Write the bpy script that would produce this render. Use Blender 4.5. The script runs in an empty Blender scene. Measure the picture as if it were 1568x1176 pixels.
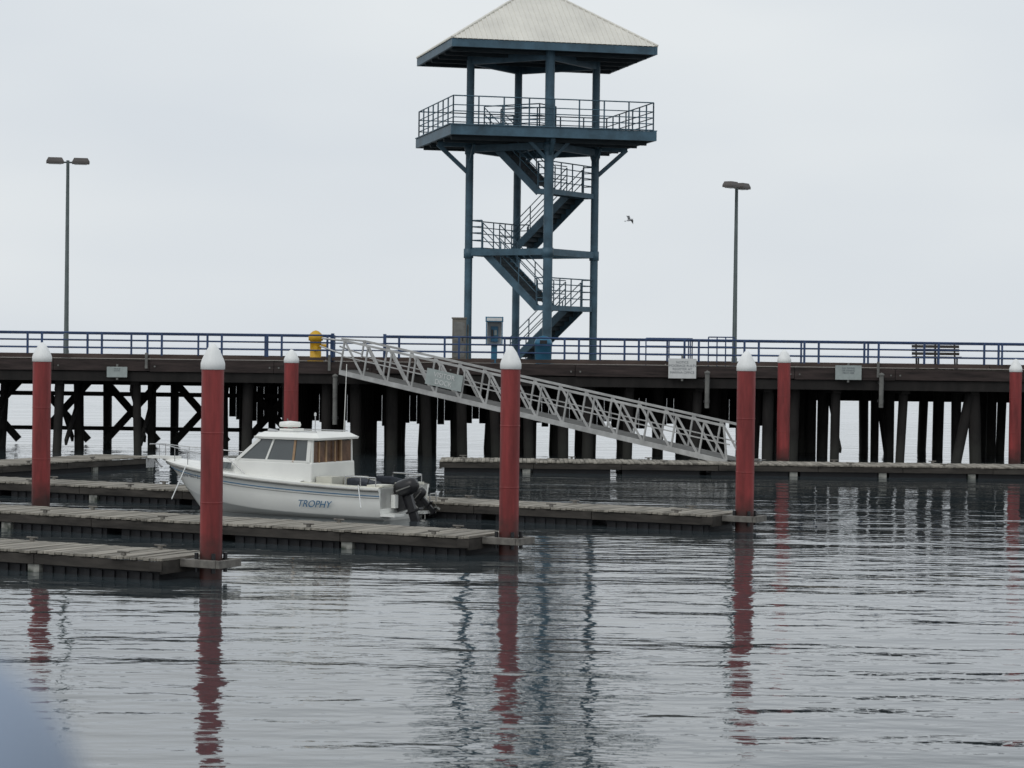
import bpy, math, random
from mathutils import Vector, Matrix
random.seed(7)
V=Vector
scene=bpy.context.scene
COL=scene.collection

# ---------------------------------------------------------------- materials
def mat(name,color,rough=0.6,var=0.25,scale=3.0,metal=0.0,bump=0.0,stretch=(1,1,1),spec=0.4,detail=5,dirt=None,zfade=None):
    m=bpy.data.materials.new(name); m.use_nodes=True
    nt=m.node_tree; N=nt.nodes; L=nt.links
    b=N['Principled BSDF']
    b.inputs['Roughness'].default_value=rough; b.inputs['Metallic'].default_value=metal
    b.inputs['Specular IOR Level'].default_value=spec
    tc=N.new('ShaderNodeTexCoord'); mp=N.new('ShaderNodeMapping'); mp.inputs['Scale'].default_value=stretch
    L.new(tc.outputs['Object'],mp.inputs['Vector'])
    nz=N.new('ShaderNodeTexNoise'); nz.inputs['Scale'].default_value=scale; nz.inputs['Detail'].default_value=detail; nz.inputs['Roughness'].default_value=0.65
    L.new(mp.outputs['Vector'],nz.inputs['Vector'])
    r=N.new('ShaderNodeValToRGB'); r.color_ramp.elements[0].position=0.3; r.color_ramp.elements[1].position=0.7
    c0=[c*(1-var) for c in color]; c1=[min(1,c*(1+var)) for c in color]
    if dirt: c0=dirt
    r.color_ramp.elements[0].color=(*c0,1); r.color_ramp.elements[1].color=(*c1,1)
    L.new(nz.outputs['Fac'],r.inputs['Fac'])
    out=r.outputs['Color']
    if zfade:   # (z0,z1,colour): real growth / wet band near the water line
        sp=N.new('ShaderNodeSeparateXYZ'); L.new(tc.outputs['Object'],sp.inputs[0])
        n2=N.new('ShaderNodeTexNoise'); n2.inputs['Scale'].default_value=4; L.new(tc.outputs['Object'],n2.inputs['Vector'])
        ad=N.new('ShaderNodeMath'); ad.operation='MULTIPLY_ADD'; ad.inputs[1].default_value=0.7
        L.new(n2.outputs['Fac'],ad.inputs[0]); L.new(sp.outputs['Z'],ad.inputs[2])
        mr=N.new('ShaderNodeMapRange'); mr.inputs['From Min'].default_value=zfade[0]+.35; mr.inputs['From Max'].default_value=zfade[1]+.35
        L.new(ad.outputs[0],mr.inputs['Value'])
        mx=N.new('ShaderNodeMix'); mx.data_type='RGBA'; mx.inputs[6].default_value=(*zfade[2],1)
        L.new(mr.outputs[0],mx.inputs[0]); L.new(out,mx.inputs[7]); out=mx.outputs[2]
    L.new(out,b.inputs['Base Color'])
    if bump>0:
        bp=N.new('ShaderNodeBump'); bp.inputs['Strength'].default_value=bump; bp.inputs['Distance'].default_value=0.02
        L.new(nz.outputs['Fac'],bp.inputs['Height']); L.new(bp.outputs[0],b.inputs['Normal'])
    return m

M_steel=mat('tower_blue_paint',(0.052,0.105,0.145),0.5,0.4,1.5,bump=0.1)
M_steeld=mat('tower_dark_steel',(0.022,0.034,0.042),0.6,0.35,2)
M_roof=mat('roof_metal_cream',(0.68,0.66,0.60),0.5,0.09,0.8)
M_rail=mat('rail_blue_paint',(0.03,0.06,0.14),0.5,0.35,2)
M_lamp=mat('lamp_pole_paint',(0.07,0.09,0.09),0.5,0.25,2)
M_lamph=mat('lamp_head_paint',(0.10,0.09,0.085),0.6,0.2,2)
M_glass=mat('lamp_lens',(0.5,0.5,0.48),0.3,0.1,2)
M_red=mat('pile_red_sleeve',(0.215,0.031,0.03),0.45,0.42,1.3,stretch=(3,3,.45),zfade=(0.35,0.95,(0.05,0.018,0.015)))
M_white=mat('white_cap',(0.80,0.81,0.80),0.45,0.08,3)
M_deck=mat('dock_weathered_planks',(0.25,0.23,0.195),0.85,0.6,1.0,stretch=(6,.5,.5),bump=0.3)
M_wale=mat('dock_wale_wood',(0.042,0.037,0.032),0.85,0.6,1.5,stretch=(.6,2,3))
M_float=mat('dock_float_black',(0.009,0.009,0.011),0.6,0.4,3)
M_blk=mat('dock_float_pale',(0.26,0.26,0.235),0.7,0.4,4,zfade=(0.0,.12,(0.05,0.06,0.045)))
M_brk=mat('galvanised',(0.15,0.14,0.125),0.7,0.5,4,metal=0.1)
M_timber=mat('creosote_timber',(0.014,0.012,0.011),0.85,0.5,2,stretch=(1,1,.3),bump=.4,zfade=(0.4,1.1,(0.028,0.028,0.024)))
M_fasc=mat('fascia_brown_timber',(0.036,0.026,0.024),0.85,0.7,1.2,stretch=(.5,1,5),bump=.4)
M_curb=mat('curb_timber',(0.066,0.047,0.04),0.85,0.6,1.0,stretch=(.6,1,3),bump=.3)
M_pdeck=mat('pier_deck_planks',(0.16,0.14,0.12),0.9,0.35,1.2,stretch=(6,.4,1))
M_alu=mat('aluminium',(0.42,0.42,0.41),0.5,0.25,2,metal=0.25)
M_aludk=mat('gangway_grating',(0.12,0.12,0.115),0.8,0.3,3)
M_gel=mat('gelcoat_white',(0.80,0.80,0.76),0.22,0.05,1.0,spec=.5)
M_gel2=mat('gelcoat_cream',(0.62,0.61,0.53),0.4,0.12,1.5)
M_win=mat('boat_tinted_glass',(0.06,0.07,0.072),0.06,0.2,1,spec=.9)
M_curt=mat('clear_vinyl_curtain',(0.13,0.07,0.04),0.25,0.5,3)
M_tan=mat('tan_door',(0.36,0.23,0.13),0.5,0.3,3)
M_blue=mat('boat_blue_graphic',(0.06,0.17,0.30),0.4,0.1,1)
M_black=mat('black_plastic',(0.015,0.015,0.017),0.35,0.3,4)
M_chr=mat('stainless',(0.5,0.5,0.5),0.25,0.1,2,metal=.9)
M_canv=mat('dark_canvas',(0.03,0.035,0.045),0.9,0.4,5)
M_yel=mat('yellow_paint',(0.62,0.36,0.02),0.5,0.15,3)
M_phone=mat('booth_blue',(0.03,0.14,0.24),0.4,0.2,2)
M_sign=mat('sign_white',(0.62,0.63,0.62),0.5,0.08,3)
M_signg=mat('sign_grey',(0.33,0.37,0.36),0.5,0.15,3)
M_ink=mat('sign_ink',(0.12,0.13,0.15),0.6,0.1,3)
M_bench=mat('bench_wood',(0.05,0.045,0.04),0.8,0.3,3)
M_gray=mat('weathered_grey',(0.16,0.16,0.15),0.8,0.4,3)
M_cab=mat('cabinet_taupe',(0.15,0.14,0.12),0.7,0.25,3)
M_gull=mat('gull_feathers',(0.45,0.45,0.46),0.8,0.2,5)
M_post=mat('pale_blue_post_paint',(0.27,0.33,0.43),0.5,0.08,3)

# ---------------------------------------------------------------- mesh helper
class MB:
    def __init__(s): s.v=[]; s.f=[]; s.m=[]; s.mats=[]; s.sm=[]
    def mi(s,m):
        if m not in s.mats: s.mats.append(m)
        return s.mats.index(m)
    def add(s,vs,fs,m,smooth=False):
        o=len(s.v); s.v+= [tuple(v) for v in vs]; k=s.mi(m)
        for f in fs: s.f.append([i+o for i in f]); s.m.append(k); s.sm.append(smooth)
    def obox(s,c,a,b,d,m):
        c=V(c);a=V(a)/2;b=V(b)/2;d=V(d)/2
        vs=[c-a-b-d,c+a-b-d,c+a+b-d,c-a+b-d,c-a-b+d,c+a-b+d,c+a+b+d,c-a+b+d]
        s.add(vs,[(0,3,2,1),(4,5,6,7),(0,1,5,4),(1,2,6,5),(2,3,7,6),(3,0,4,7)],m)
    def box(s,x0,x1,y0,y1,z0,z1,m):
        s.obox(((x0+x1)/2,(y0+y1)/2,(z0+z1)/2),(x1-x0,0,0),(0,y1-y0,0),(0,0,z1-z0),m)
    def beam(s,p,q,w,h,m,up=(0,0,1)):
        p=V(p);q=V(q);d=q-p
        if d.length<1e-5: return
        u=V(up); sd=d.cross(u)
        if sd.length<1e-4: sd=d.cross(V((1,0,0)))
        sd.normalize(); n=sd.cross(d).normalized()
        s.obox((p+q)/2,d,sd*w,n*h,m)
    def tube(s,p,q,r,m,n=8,r2=None,cap=True):
        p=V(p);q=V(q);d=(q-p)
        if d.length<1e-5: return
        r2=r if r2 is None else r2
        a=d.orthogonal().normalized(); b=d.normalized().cross(a)
        vs=[];fs=[]
        for k in range(n):
            t=2*math.pi*k/n; o=a*math.cos(t)+b*math.sin(t)
            vs.append(p+o*r); vs.append(q+o*r2)
        for k in range(n):
            j=(k+1)%n; fs.append((2*k,2*j,2*j+1,2*k+1))
        s.add(vs,fs,m,True)
        if cap:
            s.add([vs[2*k] for k in range(n)],[tuple(reversed(range(n)))],m)
            s.add([vs[2*k+1] for k in range(n)],[tuple(range(n))],m)
    def lathe(s,c,prof,m,n=20):
        c=V(c); vs=[];fs=[]
        for r,z in prof:
            for k in range(n):
                t=2*math.pi*k/n; vs.append(c+V((r*math.cos(t),r*math.sin(t),z)))
        for i in range(len(prof)-1):
            for k in range(n):
                j=(k+1)%n; fs.append((i*n+k,i*n+j,(i+1)*n+j,(i+1)*n+k))
        s.add(vs,fs,m,True)
    def build(s,name,parent=None,loc=(0,0,0),rz=0,bevel=0):
        me=bpy.data.meshes.new(name); me.from_pydata(s.v,[],s.f)
        for m in s.mats: me.materials.append(m)
        for p,k,sm in zip(me.polygons,s.m,s.sm): p.material_index=k; p.use_smooth=sm
        me.update()
        o=bpy.data.objects.new(name,me); COL.objects.link(o)
        o.location=loc; o.rotation_euler=(0,0,rz)
        if parent: o.parent=parent
        if bevel:
            b=o.modifiers.new('b','BEVEL'); b.width=bevel; b.segments=2; b.limit_method='ANGLE'
        return o
def empty(name,loc=(0,0,0),rz=0):
    e=bpy.data.objects.new(name,None); COL.objects.link(e); e.location=loc; e.rotation_euler=(0,0,rz); e.empty_display_size=.2
    return e
def text(name,body,size,m,parent,mtx,ext=.004,shear=0,align='LEFT'):
    c=bpy.data.curves.new(name,'FONT'); c.body=body; c.size=size; c.extrude=ext; c.shear=shear; c.align_x=align
    c.materials.append(m)
    o=bpy.data.objects.new(name,c); COL.objects.link(o); o.parent=parent; o.matrix_local=mtx
    return o
def railing(mb,pts,z0,hts,m,sp=1.1,rp=.025,rr=.02,ph=None,closed=False):
    P=[V((p[0],p[1],p[2] if len(p)>2 else z0)) for p in pts]
    if closed: P.append(P[0])
    ph=ph or max(hts)
    for a,b in zip(P[:-1],P[1:]):
        for h in hts: mb.tube(a+V((0,0,h)),b+V((0,0,h)),rr if h<max(hts) else rr*1.25,m,6,cap=False)
        n=max(1,round((b-a).length/sp))
        for k in range(n+1):
            q=a.lerp(b,k/n); mb.tube(q,q+V((0,0,ph)),rp,m,6)

# ---------------------------------------------------------------- water
mw=bpy.data.materials.new('water_surface'); mw.use_nodes=True
nt=mw.node_tree;N=nt.nodes;L=nt.links;b=N['Principled BSDF']
b.inputs['Base Color'].default_value=(0.04,0.052,0.058,1); b.inputs['Roughness'].default_value=0.0; b.inputs['IOR'].default_value=1.75
b.inputs['Specular IOR Level'].default_value=0.6
tc=N.new('ShaderNodeTexCoord')
def wn(scale,st,det,rot=0.0):
    mp=N.new('ShaderNodeMapping'); mp.inputs['Scale'].default_value=st; mp.inputs['Rotation'].default_value=(0,0,rot)
    L.new(tc.outputs['Object'],mp.inputs['Vector'])
    n=N.new('ShaderNodeTexNoise'); n.inputs['Scale'].default_value=scale; n.inputs['Detail'].default_value=det; n.inputs['Roughness'].default_value=.5
    L.new(mp.outputs[0],n.inputs['Vector']); return n
n1=wn(0.75,(.4,1,1),2,.12); n2=wn(2.6,(.5,1,1),3,-.1); n3=wn(0.06,(.5,1,1),2); n4=wn(.22,(.45,1,1),1,.3)
mr=N.new('ShaderNodeMapRange'); mr.inputs['From Min'].default_value=.38; mr.inputs['From Max'].default_value=.62; mr.inputs['To Min'].default_value=.35; mr.inputs['To Max'].default_value=1.0
L.new(n3.outputs['Fac'],mr.inputs['Value'])
def mul(a,bv,c=None):
    x=N.new('ShaderNodeMath'); x.operation='MULTIPLY'; L.new(a,x.inputs[0])
    if c is not None: L.new(c,x.inputs[1])
    else: x.inputs[1].default_value=bv
    return x.outputs[0]
def add_(a,c):
    x=N.new('ShaderNodeMath'); x.operation='ADD'; L.new(a,x.inputs[0]); L.new(c,x.inputs[1]); return x.outputs[0]
h=add_(mul(n1.outputs['Fac'],.09),mul(n2.outputs['Fac'],.024))
h=mul(h,0,mr.outputs[0]); h=add_(h,mul(n4.outputs['Fac'],.06))
bp=N.new('ShaderNodeBump'); bp.inputs['Strength'].default_value=1.0; bp.inputs['Distance'].default_value=1.0
L.new(h,bp.inputs['Height']); L.new(bp.outputs[0],b.inputs['Normal'])
w=MB(); w.add([(-6000,-200,0),(6000,-200,0),(6000,9000,0),(-6000,9000,0)],[(0,1,2,3)],mw); w.build('water')

# ---------------------------------------------------------------- red mooring piles
def redpile(x,y,zt,r=.21):
    mb=MB()
    mb.lathe((0,0,0),[(r,-3),(r,zt-.46)],M_red,24)
    for z in (1.35,2.6): mb.lathe((0,0,0),[(r+.001,z),(r+.004,z+.004),(r+.004,z+.03),(r+.001,z+.034)],M_red,24)
    mb.lathe((0,0,0),[(r+.004,zt-.47),(r+.018,zt-.46),(r+.018,zt-.36),(r+.0,zt-.30),(r*.62,zt-.13),(r*.2,zt-.01),(0.001,zt)],M_white,24)
    mb.build('mooring_pile',loc=(x,y,0),rz=random.uniform(0,6))
PA=(-5.36,42.1);PB=(-.03,47.8);PC=(5.47,54.9)
for p in [(*PA,4.22,.2),(*PB,4.24,.2),(*PC,4.2,.215),(-11.42,57.1,4.2,.22),(9.6,83.0,4.27,.225),(18.1,84.5,4.03,.215),(-7.7,82,4.06,.25)]:
    redpile(*p)

# ---------------------------------------------------------------- floating docks
UX,UY=-.885,.466
UA=math.atan2(UY,UX)
def finger(x,y,Lg,wd=1.7,rz=UA,bracket=True,x0=.45,name='floating_dock'):
    e=empty(name,(x,y,-.08),rz)
    d=MB()
    t=x0
    while t<Lg:
        wv=.14; dz=random.uniform(-.008,.008); o=random.uniform(-.025,.025)
        d.box(t,min(t+wv-.016,Lg),-wd/2-.02+o,wd/2+.02+o,.43+dz,.475+dz,M_deck); t+=wv
    d.build('deck_boards',e)
    m=MB()
    for sy in(-1,1):
        t=x0
        while t<Lg:
            ln=min(random.uniform(2.8,3.4),Lg-t)
            dz=random.uniform(-.01,.0)
            ya,yb=(wd/2-.06,wd/2-.005) if sy>0 else (-wd/2+.005,-wd/2+.06)
            m.box(t+.01,t+ln-.01,ya,yb,.24+dz,.42+dz,M_wale)
            t+=ln
    m.box(x0-.01,x0+.05,-wd/2,wd/2,.2,.42,M_wale)
    m.build('wale_beams',e)
    f=MB(); t=x0+.15
    while t<Lg-.5:
        f.box(t,t+2.6,-wd/2+.12,wd/2-.12,-.4,.23,M_float)
        for q in range(9): f.box(t+.12+q*.28,t+.24+q*.28,wd/2-.12,wd/2-.085,-.3,.2,M_float)
        if random.random()<.6: f.box(t+2.64,t+2.9,-wd/2+.06,wd/2-.05,-.2,.22,M_blk)
        t+=3.0
    f.build('floats',e)
    c=MB()
    for k in range(int(Lg/3.2)):
        for sy in(-1,1):
            X=x0+1+k*3.2+random.uniform(-.3,.3); Y=sy*(wd/2-.12)
            c.box(X-.04,X+.04,Y-.03,Y+.03,.48,.53,M_brk); c.tube((X-.13,Y,.545),(X+.13,Y,.545),.018,M_brk,6)
    c.build('cleats',e)
    if bracket:
        g=MB()
        g.box(-.34,x0-.02,.25,.35,.30,.44,M_brk); g.box(-.34,x0-.02,-.35,-.25,.30,.44,M_brk); g.box(-.42,-.345,-.35,.35,.30,.44,M_brk)
        g.box(.22,x0-.025,-.245,.245,.30,.43,M_brk)
        for a in range(4): 
            t=a*math.pi/2+.78; g.tube((.26*math.cos(t),.26*math.sin(t),.2),(.26*math.cos(t),.26*math.sin(t),.55),.04,M_black,8)
        g.box(x0-.02,x0+.25,wd/2+.027,wd/2+.045,.24,.42,M_wale)
        g.build('pile_guide',e,bevel=.01)
    return e
finger(*PA,24)
finger(*PB,24)
finger(*PC,24)
ix,iy=PA[0]+UX*24.5,PA[1]+UY*24.5
finger(ix,iy,30,2.2,rz=math.atan2(-UX,UY),bracket=False,x0=0,name='dock_walkway')
finger(-2.4,80.2,48,2.3,rz=0.0,bracket=False,x0=0,name='dock_walkway')

# ---------------------------------------------------------------- pier
PY0,PY1=90.0,102.0; DZ=3.6
e=empty('timber_pier')
m=MB(); m.box(-60,60,PY0+.2,PY1,DZ-.15,DZ,M_pdeck); 
m.build('deck',e)
m=MB()
x=-60
while x<60:
    ln=random.uniform(2.6,5.2); zt=DZ-.02+random.uniform(-.03,.02); 
    m.box(x,x+ln-.02,PY0-.02+random.uniform(-.02,.02),PY0+.18,DZ-.45+random.uniform(-.03,.02),zt,M_fasc)
    for q in (.15,ln-.2): m.box(x+q,x+q+.06,PY0-.06,PY0-.045,DZ-.3,DZ-.24,M_gray)
    x+=ln
x=-60
while x<60:
    ln=random.uniform(5,7)
    m.box(x,x+ln-.06,PY0+.0,PY0+.25,DZ+.03,DZ+.16+random.uniform(-.015,.02),M_curb); x+=ln
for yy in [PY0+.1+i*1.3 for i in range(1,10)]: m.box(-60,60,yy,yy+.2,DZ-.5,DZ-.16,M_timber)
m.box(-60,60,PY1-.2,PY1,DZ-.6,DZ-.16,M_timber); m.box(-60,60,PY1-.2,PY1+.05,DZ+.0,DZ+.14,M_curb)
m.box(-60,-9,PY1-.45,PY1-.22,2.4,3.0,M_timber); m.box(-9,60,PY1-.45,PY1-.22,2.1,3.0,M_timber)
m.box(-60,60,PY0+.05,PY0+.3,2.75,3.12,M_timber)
m.build('fascia_and_stringers',e)
m=MB(); rows=[90.7,94.3,97.9,101.4]
bx=-58.0; k=0
while bx<58:
    mid=-12<bx<11.5; left=bx<=-9
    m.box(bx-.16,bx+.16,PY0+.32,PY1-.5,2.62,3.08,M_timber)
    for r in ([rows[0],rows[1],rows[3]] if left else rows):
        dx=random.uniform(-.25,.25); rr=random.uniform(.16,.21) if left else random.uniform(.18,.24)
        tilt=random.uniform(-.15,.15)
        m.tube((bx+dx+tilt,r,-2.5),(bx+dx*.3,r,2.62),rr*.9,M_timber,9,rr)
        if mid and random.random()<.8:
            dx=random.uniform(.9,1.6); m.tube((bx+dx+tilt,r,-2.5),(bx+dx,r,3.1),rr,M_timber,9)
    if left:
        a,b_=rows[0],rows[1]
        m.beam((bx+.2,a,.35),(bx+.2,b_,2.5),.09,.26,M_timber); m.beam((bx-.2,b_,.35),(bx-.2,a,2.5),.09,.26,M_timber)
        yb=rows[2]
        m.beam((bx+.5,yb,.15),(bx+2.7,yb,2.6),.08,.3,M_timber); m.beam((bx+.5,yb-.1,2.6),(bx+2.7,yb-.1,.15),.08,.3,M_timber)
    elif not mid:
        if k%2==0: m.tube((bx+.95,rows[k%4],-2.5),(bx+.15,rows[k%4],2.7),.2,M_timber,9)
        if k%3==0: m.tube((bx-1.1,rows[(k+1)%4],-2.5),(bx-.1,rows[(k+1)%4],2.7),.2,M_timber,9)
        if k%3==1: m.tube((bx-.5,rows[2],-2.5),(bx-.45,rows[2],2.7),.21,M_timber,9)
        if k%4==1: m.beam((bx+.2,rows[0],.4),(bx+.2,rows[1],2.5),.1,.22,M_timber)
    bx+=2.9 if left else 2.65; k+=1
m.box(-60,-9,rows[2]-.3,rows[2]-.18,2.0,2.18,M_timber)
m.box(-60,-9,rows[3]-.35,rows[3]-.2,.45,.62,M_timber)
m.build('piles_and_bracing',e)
m=MB(); x=-12.2
while x<11.8:
    zz=.9+random.uniform(-.15,.25); m.box(x,x+.29,PY1-.5,PY1-.46,zz,2.4,M_timber)
    x+=.3
m.build('wave_screen',e)
m=MB()
hs=[.42,.72,1.0]
def prail(xa,xb,y,step=2.3,two=True):
    x=xa
    for h in hs: m.tube((xa,y,DZ+h),(xb,y,DZ+h),.036 if h==1.0 else .028,M_rail,6)
    while x<xb:
        for dx in ((0,.55) if two else (0,)): 
            if x+dx<xb: m.box(x+dx-.04,x+dx+.04,y-.03,y+.03,DZ+.1,DZ+1.0,M_rail)
        x+=step
prail(-60,-6.9,PY0+.2); prail(-4.9,60,PY0+.2); prail(-60,60,PY1-.2,2.9,False)
for x in (-6.9,-4.9): m.box(x-.06,x+.06,PY0+.14,PY0+.26,DZ-.2,DZ+1.08,M_rail)
for x in(-6.95,): railing(m,[(x,PY0-.0,DZ),(x,PY0+2,DZ)],DZ,hs,M_rail)
railing(m,[(5.2,PY0+1.6),(7.0,PY0+1.6),(7.0,PY0+3.5)],DZ,[.4,.75,1.05],M_rail)
railing(m,[(7.6,PY0+1.2),(8.6,PY0+1.2)],DZ,[.4,.75,1.12],M_rail,.4)
for x in range(-56,58,7): m.box(x-.05,x+.05,PY0-.08,PY0-.065,DZ-.35,DZ+.25,M_gray)
m.build('railings',e)
for (x,z0,z1) in [(-6.75,1.2,3.0),(7.45,2.0,3.3),(14.1,2.1,3.3)]:
    m=MB(); m.tube((0,0,z0),(0,0,z1),.09,M_gray,10); m.lathe((0,0,0),[(.09,z1),(.11,z1+.01),(.11,z1+.08),(.001,z1+.14)],M_gray,10)
    m.box(-.12,.12,.05,.2,z0+.2,z0+.3,M_black); m.box(-.12,.12,.05,.2,z1-.3,z1-.2,M_black)
    m.build('fender_post',loc=(x,PY0-.25,0))

# ---------------------------------------------------------------- observation tower
TW=empty('observation_tower',(.74,96.0,0),math.radians(13.6))
r=2.64; hx=4.12; hy=3.45; PT=12.9; RT=16.25
cols=[(-r,0),(0,-r),(r,0),(0,r)]
m=MB()
for cx,cy in cols:
    rr=.19 if cy<0 else .16
    m.lathe((cx,cy,0),[(rr,DZ),(rr,RT-.2)],M_steel,16)
    m.lathe((cx,cy,0),[(.3,DZ),(.3,DZ+.04),(rr,DZ+.04)],M_steel,16)
    for z in (8.1,12.3): m.lathe((cx,cy,0),[(rr+.001,z-.28),(rr+.04,z-.27),(rr+.04,z+.1),(rr+.001,z+.11)],M_steel,16)
m.build('columns',TW)
m=MB()
for k in range(4):
    a=cols[k]; b_=cols[(k+1)%4]
    for z,hh in ((8.05,.26),(12.25,.28),(15.8,.3)): m.beam((*a,z),(*b_,z),.18,hh,M_steel)
for cx,cy in cols:
    d=V((cx,cy,0)).normalized()
    c=V((cx,cy,0)); ov=(hx if abs(d.x)>.5 else hy)-r-.15
    m.beam(c+V((0,0,12.35-ov*.85)),c+d*ov+V((0,0,12.4)),.12,.16,M_steel)
    s=V((-d.y,d.x,0))
    for sg in(-1,1): m.beam(c+V((0,0,11.6)),c+s*sg*.8+V((0,0,12.4)),.1,.13,M_steel)
    m.beam(V((0,0,12.41)),c+d*ov+V((0,0,12.41)),.16,.2,M_steel)
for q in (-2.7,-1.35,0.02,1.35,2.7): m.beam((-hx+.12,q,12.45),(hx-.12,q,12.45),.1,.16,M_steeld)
m.build('frame_beams',TW)
Lp=V((-r,0,0)); dd=V((1,-1,0)).normalized(); nn=V((1,1,0)).normalized(); A=r*math.sqrt(2)
def sp(i,j,z): return Lp+dd*i+nn*j+V((0,0,z))
I0,I1=.6,3.2
JN=(.12,1.4); JF=(2.35,3.6)
m=MB()
hole=[sp(I0,JN[0],0),sp(I1,JN[0],0),sp(I1,JN[1],0),sp(I0,JN[1],0)]
outer=[V((-hx,-hy,0)),V((hx,-hy,0)),V((hx,hy,0)),V((-hx,hy,0))]
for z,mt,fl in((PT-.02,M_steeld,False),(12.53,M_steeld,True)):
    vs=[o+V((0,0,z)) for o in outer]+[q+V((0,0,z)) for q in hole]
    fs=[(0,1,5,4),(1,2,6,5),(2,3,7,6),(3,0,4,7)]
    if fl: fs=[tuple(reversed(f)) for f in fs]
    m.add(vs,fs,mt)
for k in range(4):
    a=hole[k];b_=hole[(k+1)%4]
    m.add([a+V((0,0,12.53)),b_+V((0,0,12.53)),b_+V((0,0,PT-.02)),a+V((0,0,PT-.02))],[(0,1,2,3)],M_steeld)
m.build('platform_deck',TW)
m=MB()
for k in range(4):
    a=outer[k];b_=outer[(k+1)%4]; u=(b_-a).normalized()
    m.beam(a-u*.06+V((0,0,12.69)),b_-u*.06+V((0,0,12.69)),.12,.38,M_steel)
    m.beam(a+V((0,0,PT+.0)),b_-u*.1+V((0,0,PT+.02)),.2,.04,M_steel)
m.build('platform_edge',TW)
m=MB()
qx,qy=hx-.05,hy-.05
railing(m,[(-qx,-qy),(qx,-qy),(qx,qy),(-qx,qy)],PT,[.28,.52,.76,1.12],M_steel,1.02,.03,.02,closed=True)
a0,a1,a2,a3=[(p.x,p.y) for p in hole]
railing(m,[a0,a1,a2,a3],PT,[.3,.6,1.05],M_steel,.9,.028,.02)
m.build('platform_railing',TW)
levels=[PT,10.55,8.25,5.92,DZ]
st=MB(); sr=MB()
def flight(ia,ib,za,zb,J):
    for j in J:
        st.beam(sp(ia,j,za-.12),sp(ib,j,zb-.12),.06,.3,M_steel)
        for hh in(.45,.72,1.0): sr.tube(sp(ia,j,za+hh),sp(ib,j,zb+hh),.02,M_steel,6)
        for t in (0,.33,.66,1): 
            i=ia+(ib-ia)*t; z=za+(zb-za)*t; sr.tube(sp(i,j,z),sp(i,j,z+1.0),.024,M_steel,6)
    n=12; jm=(J[0]+J[1])/2; wj=J[1]-J[0]-.08
    for k in range(1,n):
        t=k/n; i=ia+(ib-ia)*t; z=za+(zb-za)*t
        st.obox(sp(i,jm,z),dd*.27,nn*wj,(0,0,.045),M_steeld)
        st.obox(sp(i+(-.12 if ib>ia else .12),jm,z+.09),dd*.02,nn*wj,(0,0,.17),M_steeld)
flight(I0,I1,levels[0],levels[1],JN)
flight(I1,I0,levels[1],levels[2],JF)
flight(I0,I1,levels[2],levels[3],JN)
flight(I1,I0,levels[3],levels[4]+.05,JF)
def landing(i0,i1,z,side):
    st.obox(sp((i0+i1)/2,A/2,z-.04),dd*(i1-i0),nn*(A-.1),(0,0,.06),M_steeld)
    for i in(i0,i1): st.beam(sp(i,0.02,z-.1),sp(i,A-.02,z-.1),.08,.2,M_steel)
    for j in(0.03,A-.03): st.beam(sp(i0,j,z-.1),sp(i1,j,z-.1),.08,.2,M_steel)
    io=i0 if side<0 else i1; ii=i1 if side<0 else i0
    pts=[sp(ii,.05,z),sp(io,.05,z),sp(io,A-.05,z),sp(ii,A-.05,z)]
    railing(sr,[(p.x,p.y) for p in pts],z,[.3,.6,.85,1.1],M_steel,.95,.026,.02)
    for hh in(.5,1.05): sr.tube(sp(ii,JN[1],z+hh),sp(ii,JF[0],z+hh),.02,M_steel,6)
landing(I1,3.74,levels[1],1); landing(.02,I0,levels[2],-1); landing(I1,3.74,levels[3],1)
st.build('stairs',TW); sr.build('stair_railings',TW)
m=MB(); ap=V((0,0,18.95)); rx,ry=hx+.06,hy+.06
oc=[V((-rx,-ry,RT)),V((rx,-ry,RT)),V((rx,ry,RT)),V((-rx,ry,RT))]
m.add(oc+[ap],[(0,1,4),(1,2,4),(2,3,4),(3,0,4)],M_roof)
for k in range(4):
    a=oc[k];b_=oc[(k+1)%4]; mid=(a+b_)/2; n=40
    nrm=(b_-a).cross(ap-mid).normalized()
    for i in range(1,n):
        t=i/n; f=1-abs(2*t-1); p0=a.lerp(b_,t); p1=p0+(ap-mid)*f
        dn=(mid-ap).normalized()*.05
        m.beam(p0+dn+nrm*.012,p1+nrm*.012,.05,.035,M_roof,up=nrm)
    m.tube(a+V((0,0,.02)),ap+V((0,0,.02)),.05,M_roof,6)
m.build('roof_panels',TW)
m=MB()
for k in range(4):
    a=oc[k]*1;b_=oc[(k+1)%4]; u=(b_-a).normalized(); inn=V((-u.y,u.x,0))*.06
    m.beam(a+inn-V((0,0,.18)),b_+inn-V((0,0,.18))-u*.12,.1,.3,M_steel)
c=.97
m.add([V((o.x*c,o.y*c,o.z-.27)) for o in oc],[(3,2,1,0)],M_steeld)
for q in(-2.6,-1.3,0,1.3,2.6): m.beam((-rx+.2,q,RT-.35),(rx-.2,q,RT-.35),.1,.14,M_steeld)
m.build('roof_fascia_and_soffit',TW)

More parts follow.
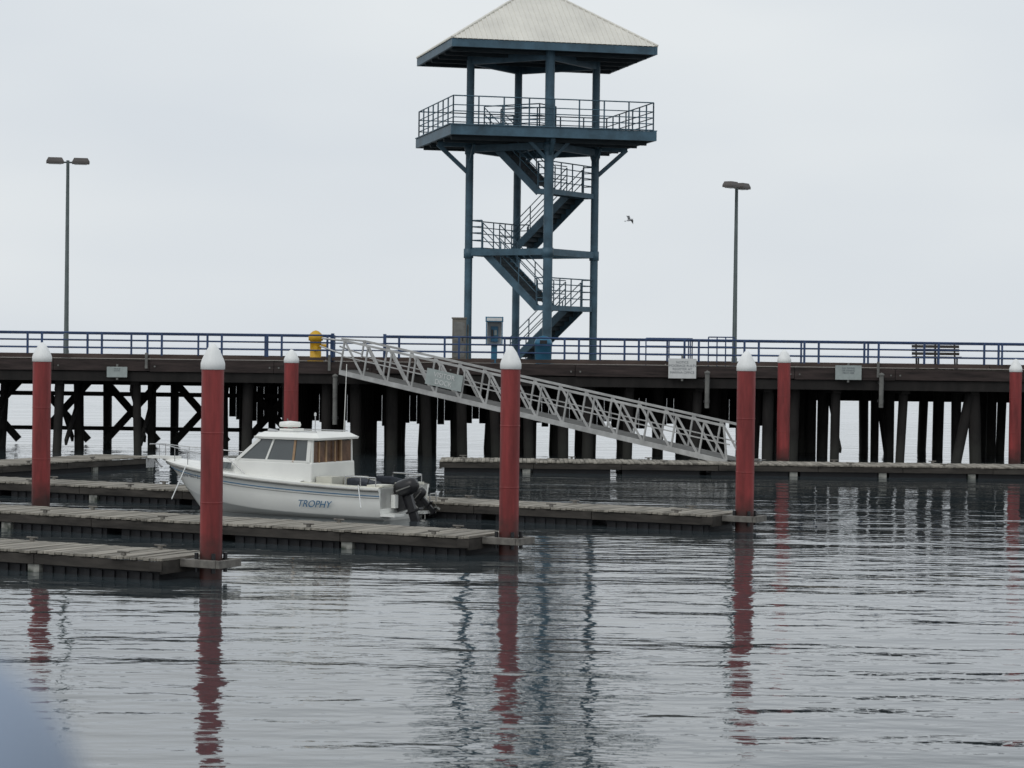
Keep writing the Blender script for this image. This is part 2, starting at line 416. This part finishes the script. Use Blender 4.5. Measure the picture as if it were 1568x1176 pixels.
# ---------------------------------------------------------------- gangway
GW=empty('gangway')
P0=V((-6.2,89.7,3.2)); P1=V((7.75,81.3,.36)); d=(P1-P0); hd=V((d.x,d.y,0)).normalized(); sd=V((-hd.y,hd.x,0)); up=d.normalized().cross(sd)*-1
if up.z<0: up=-up
m=MB(); H=1.22; n=15
for s in(-.65,.65):
    o=sd*s
    m.beam(P0+o,P1+o,.09,.17,M_alu); m.beam(P0+o+up*H,P1+o+up*H-d.normalized()*.35,.07,.08,M_alu)
    m.beam(P0+o+up*.62,P1+o+up*.62,.03,.04,M_alu)
    for k in range(n+1):
        q=P0+d*(k/n)+o
        if k<n: m.beam(q,q+up*H,.05,.06,M_alu)
        if k<n:
            q2=P0+d*((k+1)/n)+o
            m.beam(q+up*H,q2,.04,.07,M_alu)
    m.beam(P1+o,P1+o+up*H-d.normalized()*.35,.05,.06,M_alu)
for k in range(n+1): q=P0+d*(k/n); m.beam(q-sd*.6,q+sd*.6,.05,.08,M_alu)
m.build('trusses',GW)
m=MB(); m.obox((P0+P1)/2+up*.08,d,sd*1.2,up*.03,M_aludk); m.build('walkway_grating',GW)
m=MB(); 
for s in(-.65,.65):
    a=P0+sd*s+up*H; m.tube(a,a+V((-.9,.5,.08)),.035,M_alu,8); m.tube(P0+sd*s+up*.7,P0+sd*s+up*.7+V((-.9,.5,.3)),.03,M_alu,8)
    m.tube(P1+sd*s,P1+sd*s+sd*.1,.1,M_black,12)
m.obox(P1+hd*.45+V((0,0,.08)),hd*.9,sd*1.2,(0,0,.02),M_aludk)
m.build('handrail_ends_and_apron',GW)
c=P0+d*.285-sd*.72+up*.62
dn=d.normalized(); Zt=dn.cross(up)
if Zt.y>0: Zt=-Zt
m=MB(); m.obox(c,dn*1.6,sd*.02,up*.6,M_signg); sg=m.build('banner',GW)
def mtx(X,Y,Z,p): return Matrix(((X.x,Y.x,Z.x,p.x),(X.y,Y.y,Z.y,p.y),(X.z,Y.z,Z.z,p.z),(0,0,0,1)))
text('banner_text','VISITOR\nDOCK',.26,M_sign,GW,mtx(dn,up,Zt,c+Zt*.02+up*.04),align='CENTER')

# ---------------------------------------------------------------- street lamps
def lamp(x,y,zt,ang):
    e=empty('street_lamp',(x,y,0),ang)
    m=MB(); m.lathe((0,0,0),[(.2,DZ),(.2,DZ+.05),(.11,DZ+.06),(.11,DZ+.3),(.095,DZ+.32),(.062,zt),(.001,zt)],M_lamp,12)
    m.beam((-.22,0,zt-.08),(.22,0,zt-.08),.05,.06,M_lamp); m.build('pole',e)
    m=MB()
    for s in(-1,1):
        c=V((s*.5,0,zt-.02)); 
        a=.34;bb=.21
        vs=[]
        for zz,k in((-.11,1.0),(-.02,1.0),(.12,.78)):
            vs+=[c+V((-a*k,-bb*k,zz)),c+V((a*k,-bb*k,zz)),c+V((a*k,bb*k,zz)),c+V((-a*k,bb*k,zz))]
        fs=[(3,2,1,0),(8,9,10,11)]
        for l in(0,4):
            for i in range(4): j=(i+1)%4; fs.append((l+i,l+j,l+4+j,l+4+i))
        m.add(vs,fs,M_lamph)
        m.obox(c+V((0,0,-.12)),(.5,0,0),(0,.3,0),(0,0,.03),M_glass)
    m.build('twin_heads',e,bevel=.01)
lamp(-17.65,93,11.4,math.radians(12)); lamp(8.78,93,10.75,math.radians(58))

# ---------------------------------------------------------------- things on the pier
m=MB(); m.lathe((0,0,DZ),[(.27,0),(.27,.12),(.22,.14),(.22,.78),(.28,.80),(.28,.98),(.24,1.05),(.12,1.16),(.001,1.2)],M_yel,20)
m.tube((.2,0,DZ+.6),(.42,0,DZ+.6),.07,M_yel,10); m.tube((0,-.2,DZ+.5),(0,-.33,DZ+.5),.1,M_yel,10); m.box(-.3,.3,-.3,.3,DZ,DZ+.05,M_yel)
m.build('fire_hydrant',loc=(-7.65,91.4,0))
m=MB(); m.box(-.27,.27,-.2,.2,DZ,DZ+1.72,M_cab); m.box(-.3,.3,-.23,.23,DZ+1.72,DZ+1.78,M_cab); m.box(-.22,.22,-.215,-.2,DZ+.2,DZ+1.6,M_gray); m.box(.12,.16,-.24,-.215,DZ+.85,DZ+1.0,M_black)
m.tube((.34,0,DZ),(.34,0,DZ+1.5),.04,M_gray,8)
m.build('electrical_cabinet',loc=(-2.1,92.5,0),bevel=.01)
m=MB(); m.box(-.12,.12,-.08,.12,DZ,DZ+.75,M_phone)
m.box(-.33,-.29,-.28,.25,DZ+.7,DZ+1.75,M_phone); m.box(.29,.33,-.28,.25,DZ+.7,DZ+1.75,M_phone); m.box(-.285,.285,.2,.24,DZ+.7,DZ+1.62,M_sign)
m.box(-.35,.35,-.32,.27,DZ+1.62,DZ+1.82,M_phone); m.box(-.3,.3,-.335,-.32,DZ+1.66,DZ+1.78,M_sign); m.box(-.285,.285,-.2,.19,DZ+.7,DZ+.74,M_phone)
m.box(-.14,.14,.06,.19,DZ+.85,DZ+1.45,M_phone); m.box(-.12,-.04,.0,.06,DZ+1.05,DZ+1.32,M_black); m.box(0.0,.1,.04,.06,DZ+1.1,DZ+1.3,M_signg)
m.build('payphone',loc=(-.72,92.6,0))
m=MB(); m.lathe((0,0,DZ),[(.3,0),(.32,.05),(.34,.75),(.36,.76),(.36,.82),(.3,.95),(.18,1.06),(.001,1.1)],M_phone,20); m.box(-.14,.14,-.36,-.3,DZ+.78,DZ+.92,M_black)
m.build('trash_can',loc=(1.2,91.6,0))
m=MB()
for i in range(3): m.obox((0,.28+.03*i,DZ+.58+i*.14),(1.85,0,0),(0,.04,0),(0,0,.11),M_bench)
for i in range(4): m.box(-.92,.92,-.25+i*.13,-.14+i*.13,DZ+.44,DZ+.48,M_bench)
for x in(-.75,0,.75):
    m.box(x-.03,x+.03,-.22,-.16,DZ,DZ+.44,M_black); m.beam((x,.2,DZ),(x,.4,DZ+.95),.06,.06,M_black); m.beam((x,-.22,DZ+.42),(x,.27,DZ+.42),.05,.04,M_black)
m.build('park_bench',loc=(16.5,91.4,0))
def sign(x,y,z,w_,h_,m1,lines,nm='notice_sign'):
    e=empty(nm,(x,y,z)); m=MB(); m.box(-w_/2,w_/2,-.015,.015,-h_/2,h_/2,m1); m.box(-.04,.04,.016,.06,-h_/2-.1,h_/2+.1,M_gray); m.build('panel',e,bevel=.004)
    text('lettering',lines,h_*.17,M_ink,e,Matrix.Translation((0,-.018,h_*.25))@Matrix.Rotation(math.pi/2,4,'X'),.001,align='CENTER')
sign(6.5,89.85,3.5,1.06,.76,M_sign,'NOTICE\nMOORAGE RULES\nREGISTER AT\nMARINA OFFICE')
sign(12.85,89.85,3.42,1.0,.55,M_signg,'NO DIVING\nOR FISHING\nFROM PIER')
sign(-15.1,89.85,3.1,.78,.4,M_signg,'PRIVATE\nDOCKS')

# round-topped rail post, a guessed stand-in for an unidentified near shape (out of focus)
e=empty('guessed_railing',(0,0,0))
m=MB(); prof=[(.1,-3.0),(.1,3.95)]+[(.1*math.cos(a*math.pi/16),3.95+.1*math.sin(a*math.pi/16)) for a in range(1,8)]+[(.0005,4.05)]
m.lathe((-.315,1.2,0),prof,M_post,28)
m.lathe((-2.315,1.2,0),prof,M_post,28)
m.build('posts',e)
m=MB()
for z in (3.75,3.35,2.95): m.tube((-2.22,1.2,z),(-.41,1.2,z),.03,M_post,10)
m.build('rails',e)

# gull
m=MB()
m.lathe((0,0,0),[(.001,-.3),(.07,-.15),(.1,0),(.08,.15),(.06,.22),(.065,.27),(.03,.33),(.001,.38)],M_gull,8)
for s in(-1,1):
    m.add([(s*.05,0,.14),(s*.4,.16,.2),(s*.75,-.02,.02),(s*.4,.12,-.02),(s*.05,0,-.1)],[(0,1,3,4),(1,2,3)],M_gull if s<0 else M_gray)
m.add([(0,0,-.25),(.08,0,-.45),(-.08,0,-.45)],[(0,1,2)],M_gull)
o=m.build('seagull',loc=(9.8,200,15.2)); o.rotation_euler=(math.radians(75),math.radians(25),math.radians(60))

# ---------------------------------------------------------------- motor boat
hv=V((-.88,.475,0)).normalized()
BT=empty('motor_boat',(-2.6,57.3,0),math.atan2(hv.y,hv.x))
BL=7.3
def hb(t): return 1.2*(1-.02*(1-t)-max(0,(t-.42)/.58)**2.3)
def sheer(t): return .80+.42*t**1.7
def chine(t): return (hb(t)*(.9-.45*t**4), .08+.62*t**3.2)
def keel(t): return -.38+ (0 if t<.7 else 1.25*((t-.7)/.3)**2.4)
m=MB(); ns=28; ring=[]
for i in range(ns+1):
    t=i/ns; x=t*BL; b0=hb(t); cy,cz=chine(t); kz=keel(t); s_=sheer(t)
    cz=max(cz,kz+.02)
    sec=[(0,kz),(cy*.5,(kz+cz)/2-.02),(cy,cz),(cy+.04*min(1,b0),cz+.03),((cy+b0)/2+.0,(cz+s_)/2),(b0,s_-.09),(b0+.035*min(1,b0*3),s_-.07),(b0+.03*min(1,b0*3),s_)]
    pts=[]
    for (y,z) in sec:
        xx=x-(1-max(0,min(1,(z-keel(t))/max(.01,(s_-keel(t))))))*.75*t**5
        pts.append((xx,y,z))
    ring.append(pts)
for side in(1,-1):
    vs=[];fs=[];K=len(ring[0])
    for p in ring:
        vs+=[(a,side*b_,c) for a,b_,c in p]
    for i in range(ns):
        for j in range(K-1):
            f=(i*K+j,(i+1)*K+j,(i+1)*K+j+1,i*K+j+1)
            fs.append(f if side<0 else tuple(reversed(f)))
    m.add(vs,fs,M_gel,True)
    tr=[(a,side*b_,c) for a,b_,c in ring[0]]+[(0,0,ring[0][-1][2])]
    m.add(tr,[tuple(range(len(tr)))],M_gel)
    for i in range(ns):
        a=ring[i][6];b_=ring[i+1][6]; m.tube((a[0],side*(a[1]+.01),a[2]),(b_[0],side*(b_[1]+.01),b_[2]),.022,M_gray,6,cap=False)
        for fr,mt,wz in((.62,M_blue,.022),(.42,M_gray,.012)):
            a1,a2=ring[i][4],ring[i][5]; b1,b2=ring[i+1][4],ring[i+1][5]
            g=lambda p,q:(p[0]+(q[0]-p[0])*fr, side*(p[1]+(q[1]-p[1])*fr+.004), p[2]+(q[2]-p[2])*fr)
            m.beam(g(a1,a2),g(b1,b2),.006,wz,mt)
m.build('hull',BT)
m=MB()
XC=2.25
def loft(xs,fn,mt):
    rows_=[fn(x/BL) for x in xs]
    for side in(1,-1):
        vs=[];fs=[];K=len(rows_[0])
        for x,rw in zip(xs,rows_): vs+=[(x,side*y,z) for y,z in rw]
        for i in range(len(xs)-1):
            for j in range(K-1):
                f=(i*K+j,(i+1)*K+j,(i+1)*K+j+1,i*K+j+1); fs.append(f if side>0 else tuple(reversed(f)))
        m.add(vs,fs,mt,False)
loft([.0+i*.25 for i in range(10)],lambda t:[(0,.3),(hb(t)-.25,.3),(hb(t)-.22,sheer(t)+.02),(hb(t)-.02,sheer(t)+.02),(hb(t)+.03,sheer(t))],M_gel2)
loft([XC+i*(BL-XC)/20 for i in range(21)],lambda t:[(0,sheer(t)+.09),(hb(t)*.6,sheer(t)+.07),(hb(t)*.97,sheer(t)+.03),(hb(t)+.03*min(1,hb(t)*3),sheer(t))],M_gel)
m.box(.0,.4,-1.1,1.1,.3,.795,M_gel); m.box(.02,.45,-1.0,-.3,.805,.86,M_gel2); m.box(.02,.45,.45,1.0,.805,.86,M_gel2)
m.build('deck_and_cockpit',BT)
m=MB()
def prism(x0,x1,y0,y1,z0,z1,dx0,dx1,yt0,yt1,mt):
    vs=[(x0,-y0,z0),(x1,-y1,z0),(x1,y1,z0),(x0,y0,z0),(x0+dx0,-yt0,z1),(x1+dx1,-yt1,z1),(x1+dx1,yt1,z1),(x0+dx0,yt0,z1)]
    m.add(vs,[(0,3,2,1),(4,5,6,7),(0,1,5,4),(1,2,6,5),(2,3,7,6),(3,0,4,7)],mt)
prism(3.9,5.3,.95,.72,.85,1.34,0,-.1,.85,.58,M_gel)
prism(5.2,6.35,.74,.36,.85,1.31,0,-.55,.58,.2,M_gel)
for s in(-1,1):
    m.add([(4.5,s*.918,1.10),(5.15,s*.80,1.12),(5.1,s*.745,1.26),(4.5,s*.865,1.26)],[(0,1,2,3) if s<0 else (3,2,1,0)],M_win)
m.box(4.75,5.2,-.25,.25,1.35,1.38,M_gray)
m.build('trunk_cabin',BT,bevel=.04)
m=MB()
prism(2.05,4.4,1.02,.93,.80,1.33,0,-.05,.98,.90,M_gel)
m.build('wheelhouse_base',BT,bevel=.03)
m=MB()
prism(2.15,4.36,.955,.875,1.33,1.88,.0,-.68,.88,.82,M_win)
m.build('wheelhouse_glass',BT)
m=MB()
def pt(x,z,s):
    f=(z-1.33)/.55; y=(.955-(x-2.15)*.036)*(1-f)+(.88-(x-2.15)*.039)*f; return (x,s*(y+.004),z)
for s in(-1,1):
    m.beam(pt(2.17,1.33,s),pt(2.17,1.88,s),.05,.10,M_gel,up=(1,0,0)); m.beam(pt(2.62,1.33,s),pt(2.60,1.88,s),.03,.06,M_tan,up=(1,0,0))
    m.beam(pt(3.45,1.33,s),pt(3.25,1.88,s),.03,.05,M_gel,up=(1,0,0)); m.beam(pt(4.34,1.33,s),pt(3.67,1.88,s),.05,.08,M_gel,up=(1,0,0))
    m.beam(pt(2.2,1.35,s),pt(4.33,1.35,s),.03,.05,M_gel)
for y in(-.28,.28): m.beam((4.375,y,1.33),(3.69,y,1.88),.05,.03,M_gel)
m.beam((4.38,-.87,1.34),(4.38,.87,1.34),.05,.06,M_gel)
for y in(-.93,.93): m.beam((2.1,y,.5),(2.1,y*.94,1.88),.05,.06,M_gel,up=(0,1,0))
for y in(-.42,.3): m.beam((2.1,y,.5),(2.1,y*.94,1.88),.05,.07,M_tan,up=(0,1,0))
m.box(2.08,2.13,-.9,-.45,.35,1.15,M_gel2); m.box(2.08,2.13,.33,.9,.35,1.2,M_gel2)
m.build('window_frames',BT)
m=MB()
m.box(2.09,2.12,-.88,-.45,1.16,1.84,M_curt); m.box(2.09,2.12,.34,.88,1.21,1.84,M_curt); m.box(2.13,2.145,-.39,.28,.35,1.86,M_curt)
m.box(2.06,2.088,-.12,-.08,.5,1.84,M_tan); m.box(2.06,2.088,.6,.63,1.2,1.84,M_tan)
m.box(1.55,2.0,.35,.85,.3,1.0,M_gel2); m.box(1.55,2.0,-.85,-.4,.3,.95,M_gel2)
m.build('aft_panels_and_seats',BT)
m=MB()
ps=[(1.9,.9),(2.0,.96),(3.5,.92),(3.85,.82),(3.97,.55)]
for z0,z1 in((1.88,1.94),(1.94,2.05)):
    low=[(x,y) for x,y in ps]+[(x,-y) for x,y in reversed(ps)]
    kk=1.0; k2=1.02 if z0<1.9 else .82
    cx=2.9
    vs=[(cx+(x-cx)*kk,y*kk,z0) for x,y in low]+[(cx+(x-cx)*k2,y*k2,z1) for x,y in low]
    q=len(low); fs=[tuple(range(q)),tuple(reversed(range(q,2*q)))]+[(i,i+q,(i+1)%q+q,(i+1)%q) for i in range(q)]
    m.add(vs,fs,M_gel)
m.box(3.1,3.5,-.25,.25,2.04,2.12,M_gel)
m.lathe((3.35,0,2.10),[(.06,0),(.06,.05),(.26,.06),(.28,.11),(.26,.18),(.001,.21)],M_gel,18)
m.tube((2.2,-.7,2.0),(2.15,-.72,3.75),.012,M_gel,5); m.tube((3.6,-.4,2.0),(3.7,-.4,2.35),.02,M_gray,5)
m.tube((2.6,0,2.0),(2.6,0,2.45),.015,M_chr,5); m.lathe((2.6,0,2.45),[(.03,0),(.03,.07),(.001,.09)],M_sign,8)
m.tube((3.4,.5,2.05),(3.65,.5,2.08),.05,M_chr,8)
for y in (-.7,.7): m.tube((2.1,y,2.08),(3.5,y*.93,2.08),.015,M_chr,5)
m.build('hardtop',BT,bevel=.02)
m=MB()
for s in(-1,1):
    pts=[]
    for i in range(11):
        x=4.5+i*.31; t=min(1,x/BL); y=max(.13,hb(min(.985,t))-.06); pts.append(V((x,s*y,sheer(t)+.05)))
    for a,b_ in zip(pts[:-1],pts[1:]):
        m.tube(a+V((0,0,.34)),b_+V((0,0,.34)),.013,M_chr,5,cap=False)
    m.tube(pts[0]+V((0,0,.34)),pts[0]+V((-.5,0,-.02)),.014,M_chr,5)
    for p in pts[1::2]: m.tube(p-V((0,0,.05)),p+V((0,0,.34)),.011,M_chr,5)
m.tube((7.6,-.13,1.6),(7.6,.13,1.6),.014,M_chr,5)
m.box(6.8,7.65,-.16,.16,sheer(1)+.02,sheer(1)+.09,M_gel)
m.beam((7.65,0,1.27),(7.3,0,1.02),.05,.04,M_chr); m.obox((7.68,0,1.1),(.04,0,0),(0,.3,0),(0,0,.22),M_chr)
m.build('bow_rail_and_pulpit',BT)
m=MB()
for s in(-1,1):
    railing(m,[(.15,s*1.08,sheer(0)+.02),(1.0,s*1.1,sheer(0)+.03)],0,[.22],M_chr,.42,.013,.014)
railing(m,[(.1,-1.0,sheer(0)+.02),(.1,-.35,sheer(0)+.02)],0,[.2],M_chr,.33,.013,.014)
for (x,y,zz) in ((.6,.85,.2),(1.0,-.95,.4)): m.tube((x,y,.7),(x-.15,y,.85+zz),.012,M_black,5)
m.build('stern_rails_and_rods',BT)
m=MB()
m.obox((.75,.55,.84),(.6,0,.1),(0,.6,0),(0,0,.2),M_canv); m.obox((.7,-.5,.87),(.5,0,0),(0,.6,.1),(0,0,.2),M_canv); m.box(.95,1.3,.1,.6,.3,.98,M_canv)
m.build('cockpit_gear',BT,bevel=.05)
def outboard(y,k,x=-.28,tilt=.0,z=.62):
    mm=MB()
    vs=[];fs=[];n=14     # rounded cowling, longer than tall
    prof=[(.02,-.30,.16),(.14,-.28,.0),(.2,-.2,-.0),(.23,-.05,0),(.23,.1,0),(.19,.22,0),(.02,.26,0)]
    for rr,xx,_ in prof:
        for q in range(n):
            t=2*math.pi*q/n; vs.append((xx*1.0*k,rr*.85*k*math.cos(t),(.2+rr*.95*math.sin(t))*k))
    for i in range(len(prof)-1):
        for q in range(n):
            j=(q+1)%n; fs.append((i*n+q,i*n+j,(i+1)*n+j,(i+1)*n+q))
    mm.add(vs,fs,M_black,True)
    mm.box(-.09*k,.09*k,-.055*k,.055*k,-.8*k,.08*k,M_black); mm.box(-.22*k,.12*k,-.1*k,.1*k,-.42*k,-.38*k,M_black)
    mm.tube((-.2*k,0,-.72*k),(.22*k,0,-.72*k),.06*k,M_black,10,.04*k); mm.box(.08*k,.3*k,-.12*k,.12*k,-.3*k,.05*k,M_black)
    for a in range(3):
        t=a*2.09; mm.obox((-.22*k,.09*k*math.cos(t),-.72*k+.09*k*math.sin(t)),(.02*k,0,0),(0,.14*k*math.cos(t),.14*k*math.sin(t)),(0.04*k,-.07*k*math.sin(t),.07*k*math.cos(t)),M_gray)
    mm.box(-.2*k,.15*k,-.2*k,.2*k,.16*k,.19*k,M_gray)
    o=mm.build('outboard_motor',BT,loc=(x,y,z)); o.rotation_euler=(0,tilt,0); o.scale=(1.15,1,1)
outboard(.35,1.0,-.32,.35,.6); outboard(-.5,.6,-.22,.8,.48)
m=MB(); m.box(-.4,-.003,.65,1.1,.12,.18,M_gel); m.box(-.4,-.003,-1.1,-.3,.12,.18,M_gel); m.box(-.12,-.003,0,.62,.3,.62,M_gel)
m.tube((-.38,-.9,.18),(-.38,-.9,.6),.015,M_chr,5); m.tube((-.38,-.6,.18),(-.38,-.6,.6),.015,M_chr,5);m.tube((-.38,-.9,.6),(-.38,-.6,.6),.015,M_chr,5)
m.build('swim_platform',BT)
sl=V((0,.15,.62)).normalized(); X=V((-1,0,0)); Y=sl; Z=X.cross(Y)
text('hull_lettering','TROPHY',.25,M_blue,BT,mtx(X,Y,Z,V((2.35,1.16,.27))),.004,shear=.45)
text('registration_numbers','WN 4827 J',.12,M_ink,BT,mtx(V((-1,.16,0)).normalized(),Y,V((-1,.16,0)).normalized().cross(Y),V((5.9,1.03,.86))),.003)
m=MB()
m.tube((.6,1.15,.85),(-.2,2.3,.4),.014,M_sign,5); m.tube((6.0,.75,1.1),(5.2,2.4,.4),.014,M_sign,5)
m.build('mooring_lines',BT)

# ---------------------------------------------------------------- sky, sun, camera
W=bpy.data.worlds.new('World'); scene.world=W; W.use_nodes=True
nt=W.node_tree;N=nt.nodes;L=nt.links; bg=N['Background']
sky=N.new('ShaderNodeTexSky'); sky.sky_type='NISHITA'; sky.sun_disc=False; sky.sun_elevation=math.radians(48)
sky.dust_density=4; sky.air_density=1
hs_=N.new('ShaderNodeHueSaturation'); hs_.inputs['Saturation'].default_value=.3; L.new(sky.outputs[0],hs_.inputs['Color'])
tc=N.new('ShaderNodeTexCoord'); mp=N.new('ShaderNodeMapping'); mp.inputs['Scale'].default_value=(1,1,3); L.new(tc.outputs['Generated'],mp.inputs[0])
nz=N.new('ShaderNodeTexNoise'); nz.inputs['Scale'].default_value=3.2; nz.inputs['Detail'].default_value=3; L.new(mp.outputs[0],nz.inputs['Vector'])
rp=N.new('ShaderNodeValToRGB'); rp.color_ramp.elements[0].position=.35; rp.color_ramp.elements[1].position=.65
rp.color_ramp.elements[0].color=(7.1,7.6,8.1,1); rp.color_ramp.elements[1].color=(8.0,8.4,8.65,1)
L.new(nz.outputs['Fac'],rp.inputs['Fac'])
mx=N.new('ShaderNodeMix'); mx.data_type='RGBA'; mx.inputs[0].default_value=.93
L.new(hs_.outputs[0],mx.inputs[6]); L.new(rp.outputs[0],mx.inputs[7]); L.new(mx.outputs[2],bg.inputs['Color'])
bg.inputs['Strength'].default_value=.1
sl=bpy.data.lights.new('sun','SUN'); sl.energy=.6; sl.angle=math.radians(25); sl.color=(1,.97,.93)
so=bpy.data.objects.new('sun',sl); COL.objects.link(so)
el,az=math.radians(48),math.radians(-35)
dirv=V((math.sin(az)*math.cos(el),math.cos(az)*math.cos(el)*-1,math.sin(el)))
so.rotation_euler=dirv.to_track_quat('Z','Y').to_euler()
sky.sun_rotation=math.atan2(dirv.x,dirv.y)
cam=bpy.data.cameras.new('camera'); co=bpy.data.objects.new('camera',cam); COL.objects.link(co)
cam.sensor_width=36; cam.lens=36*3600/1568; cam.clip_end=12000; cam.clip_start=.3
cam.dof.use_dof=True; cam.dof.focus_distance=58; cam.dof.aperture_fstop=4.0
co.matrix_world=Matrix.Translation((0,0,4.2))@Matrix.Rotation(math.pi/2-math.atan(55/3600),4,'X')@Matrix.Rotation(math.radians(.7),4,'Z')
scene.camera=co
scene.view_settings.view_transform='Standard'; scene.view_settings.look='None'; scene.view_settings.exposure=0
